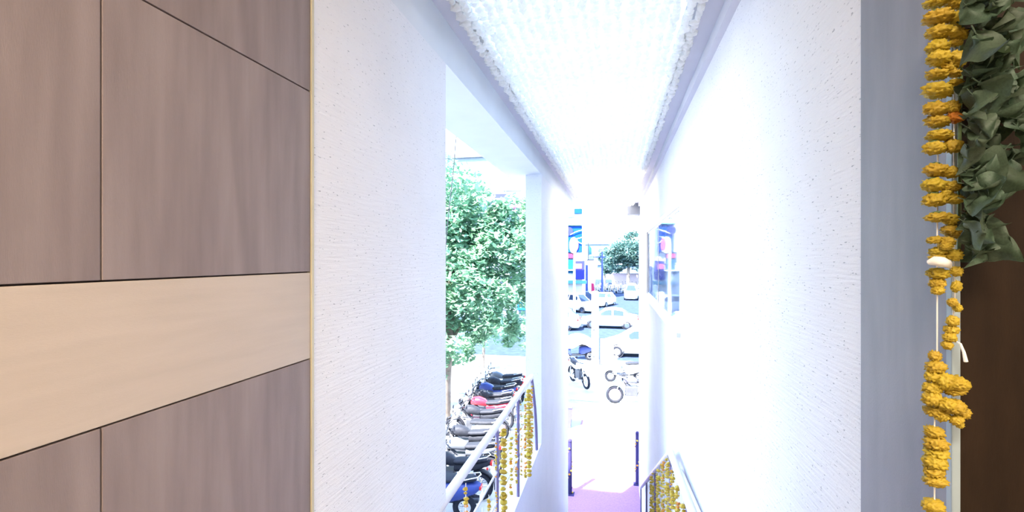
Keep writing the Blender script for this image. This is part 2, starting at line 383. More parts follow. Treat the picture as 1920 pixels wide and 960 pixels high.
# ------------------------------------------------------------------ marigolds
def flower_mesh(seed, sub, amp, freq):
    bm = bmesh.new(); bmesh.ops.create_icosphere(bm, subdivisions=sub, radius=1)
    off = Vector((seed*3.1, seed*1.7, seed*.9))
    for v in bm.verts:
        d = v.co.normalized(); q = Vector((d.x*freq, d.y*freq, d.z*freq*.55))+off
        h = 1+amp*noise.noise(q)+amp*.6*noise.noise(q*2.3)
        v.co = d*h
        v.co.z *= 1-.12*abs(d.z)
    mb = MB().bm(bm, None, sub >= 3); return mb.mesh('flower')
FN = [flower_mesh(i, 4, .42, 5.5) for i in range(4)]
FS = [flower_mesh(i+9, 2, .3, 3) for i in range(3)]
def add_flower(parent, p, size, thick, tilt, rnd, meshes, m=None):
    o = obj('flower', rnd.choice(meshes), m or M_marigold, parent)
    o.location = p - parent.location; o.scale = (size, size, thick)
    o.rotation_euler = (rnd.uniform(-.25, .25), tilt, rnd.uniform(0, 6.28)) if tilt == 0 else (Matrix.Rotation(tilt, 4, (Vector((CT, ST, 0)).cross(Vector((0,0,1))))) @ Matrix.Rotation(rnd.uniform(0, 6.28), 4, 'Z')).to_euler()
    return o
rnd = random.Random(11)
DG = .735
# (px, py, half width px, half height px, tilt degrees, orange)
colA = [(1760,2,24,10,8),(1758,33,25,13,-6),(1760,61,22,12,-8),(1758,89,20,13,-12),(1760,110,21,13,-14),(1757,140,19,9,-10),(1758,170,25,13,-16),
        (1755,204,21,12,-10),(1757,228,20,11,-12),(1761,254,22,10,-8),(1752,278,19,12,-6),(1755,319,20,12,-8),(1751,347,21,12,-10),(1752,375,20,13,0),(1759,407,21,9,6),
        (1752,450,13,7,8),(1758,472,15,8,0),(1758,484,14,8,0),(1758,513,18,11,0),(1757,531,14,10,0),(1758,545,11,8,0)]
colA2 = [(1753,668,11,10,0),(1755,688,17,12,0),(1751,707,16,11,-10),(1748,729,16,12,0),(1748,748,17,13,6),(1754,768,19,13,18),(1766,779,14,10,20),
         (1752,810,17,11,0),(1755,831,20,13,0),(1756,848,20,12,0),(1753,868,21,14,0),(1751,884,18,11,0),(1754,901,20,10,8),(1750,948,19,12,14)]
colB = [(1789,6,17,10,-16),(1791,36,19,10,-32),(1792,65,20,10,-26),(1791,81,12,6,-8),(1790,112,20,12,-36),(1778,126,15,9,-30),(1790,138,13,6,-18),(1793,156,15,6,-14),
        (1784,201,14,12,-20),(1788,221,15,10,-14,1),(1803,221,6,6,0,1),(1785,274,17,13,-10),(1784,323,15,11,-14),(1784,350,16,9,-12),(1787,373,18,9,-8),(1775,362,10,8,-20),(1782,412,14,11,-20),
        (1785,434,19,10,-26),(1775,453,14,9,-10),(1773,460,12,9,0),(1788,478,15,11,0),(1793,509,11,9,0),(1793,537,9,11,0),(1786,567,9,8,20),(1795,577,8,8,30),
        (1786,602,11,10,0),(1784,618,13,9,0),(1781,633,12,9,0),(1776,647,10,8,-20)]
clump = [(1772,716,18,16,-10),(1790,718,22,14,0),(1806,722,12,10,14),(1790,732,18,9,10),(1775,758,16,12,0),(1788,762,20,13,12),(1803,774,15,11,18),(1793,788,12,8,26),(1800,797,7,6,20)]
def near_garland(name, label, flowers, dz=0.0):
    p0 = at(flowers[0][0], 0, DG); t = tag(empty(name, p0), label, 'garland')
    for fl in flowers:
        px, py, hw_, hh_, ti = fl[:5]
        D = DG-dz-rnd.uniform(0, .008); p = at(px, py, D)
        al = math.atan((px-960)/F); d = D/math.cos(al)
        sx = hw_*d*math.cos(al)**1.5/F*1.0; sz = hh_*D/F*1.05
        o = add_flower(t, p, sx, sz, math.radians(ti) if ti else 0, rnd, FN, M_orange if len(fl) > 5 else None)
        if dz == 0 and py < 480 and hw_ > 16:
            s = MB().ball((0,0,0), (sx*.55, sx*.55, sz*.35), 1).build('sepal', M_sepal, t); s.location = p+Vector((0, .002, sz*.92))-p0
    return t, p0
ga, pa = near_garland('marigold_garland', 'yellow marigold string on the grey jamb, left of the green leaves', colA)
MB().tube([at(1760, -40, DG)-pa, at(1757, 480, DG)-pa, at(1757, 560, DG)-pa, at(1757, 670, DG)-pa], .0011, 5).build('thread', M_thread, ga)
MB().tube([at(1742, 492, DG-.012)-pa, at(1752, 489, DG-.02)-pa, at(1764, 491, DG-.02)-pa, at(1776, 494, DG-.012)-pa, at(1782, 503, DG-.005)-pa], [.004, .007, .008, .006, .002], 8).build('cotton_tie', M_thread, ga)
gb, pb = near_garland('marigold_garland', 'lower marigold string on the grey jamb, hanging below the bare thread', colA2)
MB().tube([at(1757, 655, DG)-pb, at(1752, 800, DG)-pb, at(1752, 985, DG)-pb], .0011, 5).build('thread', M_thread, gb)
gc_, pc = near_garland('marigold_garland', 'marigold string along the jamb corner, against the green leaves', colB, .006)
MB().tube([at(1790, -40, DG)-pc, at(1788, 480, DG)-pc, at(1790, 560, DG)-pc, at(1782, 650, DG)-pc], .0011, 5).build('thread', M_thread, gc_)
MB().tube([at(1794, 641, DG)-pc, at(1801, 645, DG-.01)-pc, at(1807, 660, DG-.015)-pc, at(1811, 678, DG-.015)-pc], [.001, .0018, .0022, .003], 6).build('loose_end', M_thread, gc_)
gd, pd_ = near_garland('marigold_bunch', 'two ruffled marigold heads sticking out over the dark veneer', clump, .012)

# leaves of the green garland
def leaf_mesh(seed):
    r = random.Random(seed); nu, nv = 8, 12; vs = []; fs = []
    curl = r.uniform(.9, 3.3); fold = r.uniform(.3, 1.5); wav = r.uniform(.06, .16); twist = r.uniform(-1, 1)
    for j in range(nv+1):
        t = j/nv; wd = .36*math.sin(PI*min(1, t**.75*.97+.02))*(1-.25*t)
        a = curl*t; sx = (math.sin(a)/curl); sz = -(1-math.cos(a))/curl
        for i in range(nu+1):
            u = i/nu*2-1; ww = wd*u
            lift = fold*abs(ww)*.8+wav*math.sin(t*11+u*2.5+seed)*abs(u)
            p = Vector((ww, sx, sz+lift)); p = Matrix.Rotation(twist*t, 3, 'Y') @ p
            vs.append(p)
    for j in range(nv):
        for i in range(nu): fs.append((j*(nu+1)+i, j*(nu+1)+i+1, (j+1)*(nu+1)+i+1, (j+1)*(nu+1)+i))
    mb = MB().add(vs, fs, True); mb.tube([(0,-.16,.02),(0,-.05,.01),(0,.05,0)], [.014,.012,.01], 5)
    return mb.mesh('leaf')
LM = [leaf_mesh(i) for i in range(14)]
p0 = at(1840, 0, .7); lg = tag(empty('leaf_garland', p0), 'bundle of wilted green leaves hanging beside the marigolds', 'garland')
rl = random.Random(5)
def xr(y): return 1905 if y < 120 else (1935 if y < 300 else (1862 if y < 400 else 1850))
spots = []
for i in range(105):
    y = rl.uniform(-40, 470) if i > 30 else rl.uniform(-40, 310)
    x = rl.uniform(1806, xr(y)-10) ; spots.append((x, y, rl.uniform(.66, .725), rl.uniform(.034, .058)))
spots += [(1812, 430, .69, .075), (1822, 455, .70, .07), (1818, 300, .675, .075), (1880, 285, .67, .085), (1860, 300, .68, .08), (1835, 155, .67, .08), (1828, 60, .67, .085), (1815, 240, .68, .07), (1870, 195, .68, .07), (1812, 345, .68, .06), (1830, 352, .68, .06), (1812, 400, .69, .05)]
def pix(p):
    q = Vector(p)-Vector((0, 0, EYE)); D = -q.x*ST+q.y*CT
    return 960+F*(q.x*CT+q.y*ST)/D, VPY-F*q.z/D
LV = [[Vector(v.co) for v in me.vertices][::5] for me in LM]
for x, y, D, s in spots:
    loc = at(x, y, D)
    for tries in range(60):
        k = rl.randrange(len(LM)); e = (rl.gauss(-1.2, .5), rl.gauss(-.35, .6), rl.gauss(-.9, .8))
        R_ = Matrix.Rotation(e[2], 3, 'Z') @ Matrix.Rotation(e[1], 3, 'Y') @ Matrix.Rotation(e[0], 3, 'X')
        W_ = [loc+R_ @ (v*s) for v in LV[k]]; pp = [pix(v) for v in W_]
        if min(a for a, b in pp) > 1792 and max(b for a, b in pp) < 505 and max(v.y for v in W_) < .872: break
    else: continue
    o = obj('leaf', LM[k], M_leafg, lg)
    o.location = loc-p0; o.scale = (s, s, s); o.rotation_euler = e
MB().tube([at(1806, -60, .73)-p0, at(1800, 200, .73)-p0, at(1798, 480, .735)-p0], .0025, 6).build('stem_cord', M_sepal, lg)

# ------------------------------------------------------------------ railings with garlands
RX = -.82; RZ = EYE-1.19
t = tag(empty('left_railing', (RX, 2.21, SILL)), 'cream steel railing with garlands in the opening left of the stairs', 'railing')
t.name = 'stair_railing'
o0 = Vector((RX, 2.21, SILL))
MB().tube([Vector((RX, 1.9, RZ))-o0, Vector((RX, 4.78, RZ))-o0], .026, 14).build('handrail', M_rail, t)
for h in (1.49*1.02, 1.70*1.02):
    MB().tube([Vector((RX, 2.21, EYE-h))-o0, Vector((RX, 4.76, EYE-h))-o0], .008, 8).build('rail_bar', M_rail, t)
for y in (3.33, 4.1):
    MB().tube([Vector((RX, y, SILL))-o0, Vector((RX, y, RZ))-o0], .014, 10).build('post', M_post, t)
pts = [Vector((RX, 4.78, RZ))-o0, Vector((RX-.0, 4.86, RZ-.12))-o0, Vector((RX, 5.0, RZ-.38))-o0, Vector((RX, 5.07, RZ-.6))-o0, Vector((RX, 5.12, SILL+.01))-o0]
MB().tube(pts, .016, 8).build('end_strap', M_post, t)

def hang_garland(x, y, z1, z0, size, label, group, r, mats, gap=(.9, 1.25), skip=.0):
    g = tag(empty('marigold_garland', (x, y, z1)), label, 'garland', group)
    z = z1-.03
    while z > z0:
        s = size*r.uniform(.75, 1.15)
        if r.random() > skip: add_flower(g, Vector((x+r.uniform(-.004, .004), y+r.uniform(-.01, .01), z)), s, s*.62, 0, r, FS, r.choice(mats))
        z -= s*1.24*r.uniform(*gap)
    MB().tube([(0, 0, 0), (0, 0, z0-z1)], .0022, 5).build('thread', M_thread, g)
r = random.Random(21)
ord_ = ['first', 'second', 'third', 'fourth', 'fifth', 'sixth', 'seventh', 'eighth', 'ninth', 'tenth', 'eleventh', 'twelfth', 'thirteenth', 'fourteenth', 'fifteenth', 'sixteenth']
ls = [(2.50, .014, .45), (2.68, .024, .1), (2.83, .014, .3), (2.99, .013, .3), (3.18, .009, .6), (3.41, .027, .05), (3.66, .015, .35), (3.86, .014, .35), (4.08, .010, .6), (4.28, .014, .3), (4.47, .030, 0), (4.64, .014, .3)]
for i, (y, s, sk) in enumerate(ls):
    kind_ = 'thick' if s > .026 else ('sparse' if sk > .3 else 'thin')
    hang_garland(RX+.03, y, RZ-.03-(.3 if i in (1, 2, 3) else (.15 if i in (6, 7) else 0)), SILL+(.02 if i in (5, 10) else r.uniform(.03, .25)), s, '%s marigold string hanging from the left railing, %s from the near wall' % (kind_, ord_[i]), 'marigold strings on the left railing', r, [M_marigold_b, M_marigold_b, M_orange] if s < .025 else [M_marigold_b], skip=sk)

# right railing: level part, then down the stairs
def rzr(y): return EYE-(1.44+.075*(y-2.0)) if y <= 4.15 else EYE-(1.60+.53*(y-4.15))
RX2 = .455
o0 = Vector((RX2, 2.0, LAND))
t = tag(empty('stair_railing', o0), 'pale steel handrail with dense marigold strings along the right wall', 'railing')
MB().tube([Vector((RX2, y, rzr(y)))-o0 for y in (1.7, 2.4, 3.2, 4.0, 4.15, 4.3, 5.5, 7.0, 8.75)], .027, 14).build('handrail', M_rail, t)
for y in (2.2, 3.2, 4.15, 5.7, 7.2, 8.7):
    zf = LAND if y < 4.2 else max(0, LAND-(int((y-4.2)/.313)+1)*LAND/15)
    MB().tube([Vector((RX2, y, zf))-o0, Vector((RX2, y, rzr(y)))-o0], .014, 10).build('post', M_post, t)
lr = MB().tube([Vector((RX2, y, rzr(y)-.75))-o0 for y in (2.0, 4.15, 4.3, 8.7)], .009, 8).build('rail_bar', M_rail, t)
o1 = Vector((.495, 2.0, EYE-1.42))
wr_ = tag(empty('wall_rail', o1), 'white wall mounted rail beside the marigold railing', 'rail')
MB().tube([(0, -.2, .03), (0, 1.85, -.2)], .018, 12).build('bar', M_white, wr_)
for y in (.2, 1.75): MB().tube([(.0, y, .0-.115*y), (.028, y, -.02-.115*y)], .007, 6).build('bracket', M_metal, wr_)
ys = [2.75+.16*i for i in range(9)]+[4.22, 4.42, 4.64, 4.9, 5.2, 5.55, 5.95]
for i, y in enumerate(ys):
    s = (.022, .014, .018)[i % 3]
    hang_garland(RX2-.035+.012*(i % 2), y, rzr(y)-.02, rzr(y)-r.uniform(.6, .74), s, 'marigold string hanging from the right railing, %s from the near end' % ord_[i], 'marigold strings on the right railing', r, [M_marigold_b, M_marigold_b, M_orange] if i % 3 == 1 else [M_marigold_b], skip=.16)

# garlanded posts at the foot of the stairs
for x, y, lab in ((-.92, 10.2, 'dark post wound with marigolds left of the stair foot'), (.50, 10.95, 'dark mauve post wound with flowers right of the stair foot')):
    t = tag(empty('stair_post', (x, y, 0)), lab, 'post')
    MB().tube([(0,0,0), (0,0,1.12)], .045, 14).ball((0,0,1.14), .05, 2).build('shaft', M_dpost, t)
    MB().box(-.09, .09, -.09, .09, 0, .03, .006).build('base_plate', M_dpost, t)
    for q in range(13):
        a = q*.9; s = .024
        o = obj('flower', FS[q % 3], M_orange if q % 3 else M_marigold, t); o.location = (.05*math.cos(a), .05*math.sin(a), .06+q*.078); o.scale = (s, s, s*.8)

# ------------------------------------------------------------------ motorcycles and scooters (front towards -x)
def wheel(t, x, R, wd):
    wv = MB().ring((0,0,0), (0,1,0), R-wd, wd, 26, 8).build('wheel', M_rubber, t); wv.location = (x, 0, R)
    rm = MB().ring((0,0,0), (0,1,0), R-2*wd, .016, 26, 6).tube([(0,-.06,0),(0,.06,0)], .045, 10)
    for k in range(6):
        a = k*PI/3; rm.tube([(0,0,0), ((R-2*wd)*math.cos(a), 0, (R-2*wd)*math.sin(a))], .012, 5)
    rm.build('rim', M_chrome, wv)
def arc_strip(cx, cz, R, a0, a1, hw_, n=10, th=.012):
    rings = []
    for k in range(n+1):
        a = a0+(a1-a0)*k/n; c, s = math.cos(a), math.sin(a)
        rings.append([(cx+R*c, -hw_, cz+R*s), (cx+(R+th)*c, -hw_*.6, cz+(R+th)*s), (cx+(R+th)*c, hw_*.6, cz+(R+th)*s), (cx+R*c, hw_, cz+R*s)])
    return rings
def oval(x, z, hy, hz, n=12, p=.75):
    def sg(v): return math.copysign(abs(v)**p, v)
    return [(x, hy*sg(math.cos(2*PI*k/n)), z+hz*sg(math.sin(2*PI*k/n))) for k in range(n)]
def make_motorcycle():
    t = empty('motorcycle')
    wheel(t, -.64, .3, .05); wheel(t, .62, .3, .055)
    MB().loft(arc_strip(-.64, .3, .32, .3, 2.3, .06)).build('front_fender', M_white, t)
    MB().loft(arc_strip(.62, .3, .33, -.1, 1.9, .08)).build('rear_fender', M_black, t)
    MB().loft([oval(-.36, .80, .06, .06), oval(-.30, .83, .12, .11), oval(-.12, .84, .15, .12), oval(.05, .80, .12, .10), oval(.12, .77, .07, .07)]).build('fuel_tank', M_white, t)
    MB().loft([oval(.06, .79, .08, .04), oval(.18, .80, .13, .055), oval(.42, .82, .14, .055), oval(.68, .86, .12, .05), oval(.80, .87, .08, .035)]).build('seat', M_black, t)
    MB().loft([oval(.10, .66, .07, .09), oval(.35, .68, .11, .09), oval(.65, .74, .10, .08), oval(.86, .80, .05, .05)]).build('tail_panel', M_white, t)
    MB().box(-.28, .12, -.13, .13, .28, .62, .04).tube([(-.1,0,.55),(-.26,0,.68)], .07, 10).build('engine', M_metal, t)
    MB().tube([(-.40,0,.86),(-.25,0,.62),(-.28,0,.30),(.1,0,.27),(.25,0,.6),(.62,0,.3)], .022, 8).tube([(-.40,0,.86),(.1,0,.74),(.6,0,.74)], .022, 8).build('frame', M_black, t)
    MB().tube([(-.2,.12,.34),(0,.15,.24),(.35,.16,.27),(.85,.17,.36)], [.02,.025,.04,.05], 10).build('exhaust', M_chrome, t)
    for s in (-1, 1):
        MB().tube([(-.64,s*.08,.3),(-.42,s*.08,.92)], .022, 8).build('fork', M_chrome, t)
        MB().tube([(-.36,s*.25,1.0),(-.38,s*.27,1.16)], .006, 6).ball((-.37,s*.28,1.19), (.012,.06,.04), 2).build('mirror', M_black, t)
        MB().tube([(.55,s*.12,.62),(.62,s*.12,.33)], .025, 8).build('shock_absorber', M_chrome, t)
        MB().ball((.82,s*.13,.72), .03, 1).build('indicator', M_lamp_red, t)
    MB().tube([(-.24,-.36,.99),(-.36,-.25,1.0),(-.42,-.08,.95),(-.42,.08,.95),(-.36,.25,1.0),(-.24,.36,.99)], .014, 8).build('handlebar', M_black, t)
    hl = MB().ball((-.52,0,.86), (.08,.11,.11), 2).build('headlight', M_lamp_clear, t)
    MB().ring((-.54,0,.86), (1,0,0), .11, .015, 18, 6).build('headlight_rim', M_chrome, hl)
    MB().box(.86, .91, -.07, .07, .76, .83, .012).build('tail_light', M_lamp_red, t)
    MB().box(.93, .945, -.12, .12, .50, .66, .004).build('number_plate', M_plate, t)
    MB().tube([(.1,-.1,.3),(.16,-.22,.02)], .012, 6).build('kick_stand', M_metal, t)
    MB().tube([(.5,-.15,.88),(.8,-.13,.95),(.86,0,.96),(.8,.13,.95),(.5,.15,.88)], .012, 6).build('grab_rail', M_chrome, t)
    return t
def make_scooter():
    t = empty('scooter')
    wheel(t, -.60, .24, .055); wheel(t, .58, .24, .06)
    MB().loft(arc_strip(-.60, .24, .27, .1, 2.6, .08)).build('front_fender', M_white, t)
    ap = []
    for k in range(7):
        q = k/6; z = .32+.62*q; x = -.40-.06*math.sin(q*PI)-.06*q*(1-q)+.02*q; wd = .20+.06*math.sin(q*PI)-.06*q
        ap.append([(x+.03, -wd, z), (x-.06, -wd*.55, z), (x-.08, 0, z), (x-.06, wd*.55, z), (x+.03, wd, z), (x+.05, wd*.5, z), (x+.05, -wd*.5, z)])
    MB().loft(ap).build('front_apron', M_white, t)
    MB().box(-.42, .12, -.18, .18, .27, .34, .02).build('floorboard', M_black, t)
    MB().loft([oval(.06, .48, .12, .20), oval(.2, .54, .19, .22), oval(.5, .58, .21, .17), oval(.8, .64, .14, .10), oval(.9, .67, .06, .05)]).build('rear_body', M_white, t)
    MB().loft([oval(.02, .77, .10, .04), oval(.12, .78, .15, .055), oval(.45, .79, .16, .055), oval(.72, .81, .12, .05), oval(.82, .81, .07, .03)]).build('seat', M_black, t)
    MB().loft([oval(-.50, 1.0, .06, .04), oval(-.44, 1.0, .12, .075), oval(-.34, 1.02, .10, .06), oval(-.28, 1.02, .05, .03)]).build('headset', M_white, t)
    MB().ball((-.49,0,1.0), (.04,.08,.05), 2).build('headlight', M_lamp_clear, t)
    MB().tube([(-.28,-.36,1.03),(-.36,-.2,1.03),(-.36,.2,1.03),(-.28,.36,1.03)], .016, 8).build('handlebar', M_black, t)
    for s in (-1, 1):
        MB().tube([(-.36,s*.2,1.04),(-.37,s*.27,1.2)], .006, 6).ball((-.37,s*.29,1.23), (.012,.06,.045), 2).build('mirror', M_black, t)
        MB().tube([(-.60,s*.07,.24),(-.42,s*.05,.6)], .02, 8).build('fork', M_metal, t)
    MB().tube([(.2,.16,.25),(.5,.18,.26),(.82,.18,.3)], [.03,.05,.05], 10).build('exhaust', M_metal, t)
    MB().box(.88, .92, -.08, .08, .62, .69, .012).build('tail_light', M_lamp_red, t)
    MB().box(.90, .915, -.12, .12, .40, .55, .004).build('number_plate', M_plate, t)
    MB().tube([(.6,-.14,.82),(.86,-.11,.88),(.9,0,.89),(.86,.11,.88),(.6,.14,.82)], .012, 6).build('grab_rail', M_chrome, t)
    return t
proto = {'motorcycle': make_motorcycle(), 'scooter': make_scooter()}
used = set()
def place_bike(kind, loc, rz, paint, label, group=None, sc_=1.0):
    names = ('fuel_tank', 'tail_panel', 'front_fender', 'front_apron', 'rear_body', 'headset')
    o = copy_tree(proto[kind], None, {n: paint for n in names})
    o.location = loc; o.rotation_euler = (0, 0, rz); o.scale = (sc_,)*3
    tag(o, label, kind, group); return o
row = [(8.75+.80*i, k, m) for i, (k, m) in enumerate([('s', M_bluel), ('m', M_black), ('m', M_grey), ('m', M_black), ('s', M_white), ('m', M_black), ('m', M_red), ('m', M_black), ('m', M_bluel), ('m', M_black), ('m', M_grey)])]
rb = random.Random(8); cname = {M_bluel.name: 'blue', M_white.name: 'white', M_black.name: 'black', M_grey.name: 'grey', M_red.name: 'red'}
for i, (y, kd, m) in enumerate(row):
    kind = 'motorcycle' if kd == 'm' else 'scooter'
    place_bike(kind, (-3.35-.085*(y-9)+rb.uniform(-.1, .1), y+rb.uniform(-.02, .02), 0), rb.uniform(-.04, .04)+.08, m,
               '%s %s in the parked row beyond the left railing, %s from the near end' % (cname[m.name], kind, ord_[i]), 'two wheelers parked in a row')
place_bike('motorcycle', ground(1086, 722), PI/2+.5, M_white, 'white motorcycle at the pavement edge left of the white pillar', 'two wheelers by the kerb')
place_bike('scooter', ground(1172, 716, -.1)+Vector((0,0,0)), .15, M_white, 'white scooter with mirrors beside the blank sign board', 'two wheelers by the kerb')
place_bike('motorcycle', ground(1180, 758)+Vector((.15,.1,0)), .1, M_grey, 'grey motorcycle by the kerb, nearest on the right of the stairs', 'two wheelers by the kerb')
for rw, (DD, rname) in enumerate(((70.5, 'front'), (74.0, 'middle'), (77.5, 'back'))):
    for i in range(7):
        q = at(1118+i*12.5+rw*4, 0, DD); nm = ('black', 'blue', 'black', 'grey')[(i+rw) % 4]
        place_bike('motorcycle', Vector((q.x, q.y, -.05)), PI/2+rb.uniform(-.06, .06), {'black': M_black, 'blue': M_bluel, 'grey': M_grey}[nm], '%s motorcycle in the distant %s row below the far tree, %s from the left' % (nm, rname, ord_[i]), 'distant parked motorcycles', 1.12)
# scooter under a white cover
cvp = ground(1084, 676, -.1)
sct = place_bike('scooter', cvp, .3, M_bluel, 'scooter on the road under a white dust cover', None)
cb = MB(); rings = []
for k in range(9):
    q = k/8; x = -.72+1.62*q; hy = .16+.26*math.sin(PI*q)**.6; top = .95+.42*math.sin(PI*min(1, q*.9+.12)); low_ = .78-.12*math.sin(q*9)
    ring = []
    for a in range(13):
        an = PI*a/12; ring.append((x, hy*math.cos(an)*(1+.06*math.sin(a*2.3+k)), low_+(top-low_)*math.sin(an)**.7))
    rings.append(ring)
cb.loft(rings, closed=False, cap=False)
for rg in (rings[0], rings[-1]): cb.add(rg, [tuple(range(13))], True)
cv = cb.build('dust_cover', mat('white_cover_cloth', (.8,.8,.8), .9, .05, 6, .3, 20)); cv.location = cvp; cv.rotation_euler = (0,0,.3)
tag(cv, 'white dust cover draped over a scooter on the road', 'cover')
for p in proto.values():
    for c in list(p.children_recursive): bpy.data.objects.remove(c, do_unlink=True)
    bpy.data.objects.remove(p, do_unlink=True)

# ------------------------------------------------------------------ cars (front towards -x)
def make_car(name, loc, rz, label, m, L=4.1, H=1.48, W=1.68, hatch=False, van=False, group='cars on the road'):
    t = tag(empty(name, loc, rz), label, 'car', group)
    h = L/2; be = .92*H/1.48
    if van: prof = [(-h, .62, .55), (-h+.25, .95, .72), (-h+.55, 1.05, .8), (-h+1.15, H-.06, .80), (-.2, H, .82), (h-.4, H, .82), (h-.05, H-.1, .8), (h, .7, .75)]
    elif hatch: prof = [(-h, .55, .55), (-h+.12, .72, .72), (-h+.9, .95, .80), (-h+1.65, H-.05, .80), (-h+2.3, H, .82), (h-.7, H-.06, .82), (h-.15, 1.02, .78), (h, .62, .66)]
    else: prof = [(-h, .52, .55), (-h+.12, .70, .72), (-h+1.05, .92, .80), (-h+1.75, H-.05, .80), (-h+2.4, H, .82), (h-1.15, H-.08, .82), (h-.5, 1.0, .80), (h-.08, .93, .74), (h, .58, .64)]
    def interp(x):
        for a, b in zip(prof[:-1], prof[1:]):
            if a[0] <= x <= b[0]:
                q = (x-a[0])/(b[0]-a[0]); return a[1]+(b[1]-a[1])*q, a[2]+(b[2]-a[2])*q
        return prof[-1][1:]
    rings = []
    for k in range(41):
        x = -h+L*k/40; zt, wy = interp(x); wy *= W/1.64
        bz = min(be, zt-.06); rf = wy-(.20*(zt-bz)/.55 if zt > bz else 0)-.06
        half = [(wy*.94, .22), (wy, .42), (wy, bz-.06), (wy-.03, bz), (rf, zt-.05), (rf-.12, zt), (rf*.3, zt+.012)]
        rings.append([(x, y, z) for y, z in half]+[(x, -y, z) for y, z in half[::-1]])
    MB().loft(rings).build('body', m, t)
    def side(x, zf):                                        # point on the cabin side
        zt, wy = interp(x); wy *= W/1.64; bz = min(be, zt-.06); rf = wy-(.20*(zt-bz)/.55 if zt > bz else 0)-.06
        z0, z1 = bz, zt-.05; q = zf
        return wy-.03+(rf-wy+.03)*q, z0+(z1-z0)*q
    x0 = -h+(.8 if van else 1.28); x1 = h-(.3 if van else (.55 if hatch else .95)); xm = (x0+x1)/2+.05
    for s in (-1, 1):
        for a, b in ((x0+.12, xm-.05), (xm+.05, x1-.1)):
            vs = []; fs = []; n = 8
            for k in range(n+1):
                x = a+(b-a)*k/n
                for q in (.1, .9):
                    y, z = side(x, q); vs.append((x, s*(y+.012), z))
            for k in range(n): fs.append((2*k, 2*k+1, 2*k+3, 2*k+2))
            MB().add(vs, fs, True).build('side_window', M_carglass, t)
    def cross(xa, xb, nm):
        vs = []; fs = []; n = 6
        for k in range(n+1):
            x = xa+(xb-xa)*k/n; zt, wy = interp(x); wy *= W/1.64; bz = min(be, zt-.06); rf = wy-(.20*(zt-bz)/.55 if zt > bz else 0)-.2
            for q in (-1, -.35, .35, 1): vs.append((x, rf*q, zt+.02-(.01 if abs(q) == 1 else 0)))
        for k in range(n):
            for q in range(3): fs.append((k*4+q, k*4+q+1, (k+1)*4+q+1, (k+1)*4+q))
        MB().add(vs, fs, True).build(nm, M_carglass, t)
    if van: cross(-h+.6, -h+1.1, 'windscreen')
    elif hatch: cross(-h+.98, -h+1.6, 'windscreen'); cross(h-.62, h-.2, 'rear_window')
    else: cross(-h+1.12, -h+1.7, 'windscreen'); cross(h-1.08, h-.58, 'rear_window')
    for x in (-h+.78, h-.82):
        for s in (-1, 1):
            wv = MB().ring((0,0,0), (0,1,0), .22, .085, 22, 8).build('wheel', M_rubber, t); wv.location = (x, s*(W/2-.08), .3)
            MB().tube([(0, s*.03, 0), (0, s*.075, 0)], .17, 14).build('hubcap', M_chrome, wv)
            MB().ring((x, s*(W/2-.03), .32), (0,1,0), .345, .022, 22, 6).build('wheel_arch', M_black, t)
    for s in (-1, 1):
        MB().ball((-h+.10, s*W*.36, .66), (.12, .17, .08), 2).build('headlight', M_lamp_clear, t)
        MB().ball((h-.05, s*W*.38, .78), (.08, .13, .10), 2).build('tail_light', M_lamp_red, t)
        MB().ball((x0+.1, s*(W/2+.07), be+.05), (.07, .1, .06), 2).build('mirror', m, t)
        for x in (xm+.25, x1-.2): MB().box(x-.1, x+.04, s*W/2-.015, s*W/2+.015, be-.16, be-.13, .004).build('door_handle', M_chrome, t)
    MB().box(-h-.05, -h+.2, -W*.43, W*.43, .28, .46, .04).build('bumper', m, t); MB().box(h-.2, h+.05, -W*.43, W*.43, .28, .48, .04).build('bumper', m, t)
    MB().box(-h-.01, -h+.05, -W*.25, W*.25, .50, .58, .01).build('grille', M_black, t)
    MB().box(h+.045, h+.06, -.25, .25, .50, .61, .003).build('number_plate', M_plate, t)
    return t
make_car('car', ground(1143, 614, -.1), 0, 'white saloon car side-on in the middle of the road', M_white)
make_car('car', ground(1201, 666, -.1), .05, 'white car nearest on the right, bonnet showing past the wall', M_white, hatch=True)
make_car('car', ground(1063, 612, -.1)+Vector((-1.0,-1.4,0)), -.05, 'white car at the left edge of the road, tail showing past the pillar', M_white, hatch=True)
make_car('car', ground(1082, 584, -.1), 2.5, 'white tall car behind, angled towards the left building', M_white, hatch=True, H=1.75)
make_car('car', ground(1131, 574, -.1), 1.25, 'white car parked behind the saloon, facing the stairs', M_white, hatch=True)
make_car('van', ground(1184, 561, -.05), 1.5, 'pale blue van parked below the far tree', mat('pale_blue_lacquer', (.42, .52, .66), .35), H=1.9, van=True, group='vans')

# ------------------------------------------------------------------ street furniture
p = ground(1116, 706, -.1); t = tag(empty('street_pillar', p), 'thick white post with a dark conduit standing before the cars', 'post')
MB().tube([(0,0,0), (0,0,3.65)], .155, 20).ball((0,0,3.65), (.155,.155,.06), 2).build('shaft', M_white, t)
MB().box(-.24, .24, -.24, .24, 0, .12, .02).build('base_block', M_concrete, t)
MB().tube([(-.06,-.16,.05), (-.06,-.165,3.4)], .016, 6).build('conduit', M_metal, t)
for z in (.9, 2.05): MB().box(-.13, .02, -.185, -.14, z-.015, z+.015).build('clamp', M_metal, t)
p = ground(1143, 702, -.1); t = tag(empty('sign_board', p), 'blank pale blue board on a post, seen from the back', 'sign')
M_board = mat('pale_blue_board', (.45, .58, .68), .4, .1, 3)
MB().box(-.42, .02, -.03, .0, .42, 1.58, .012).build('board', M_board, t)
MB().tube([(-.43,-.015,.42),(-.43,-.015,1.58),(.03,-.015,1.58),(.03,-.015,.42),(-.43,-.015,.42)], .02, 8).build('board_frame', M_metal, t)
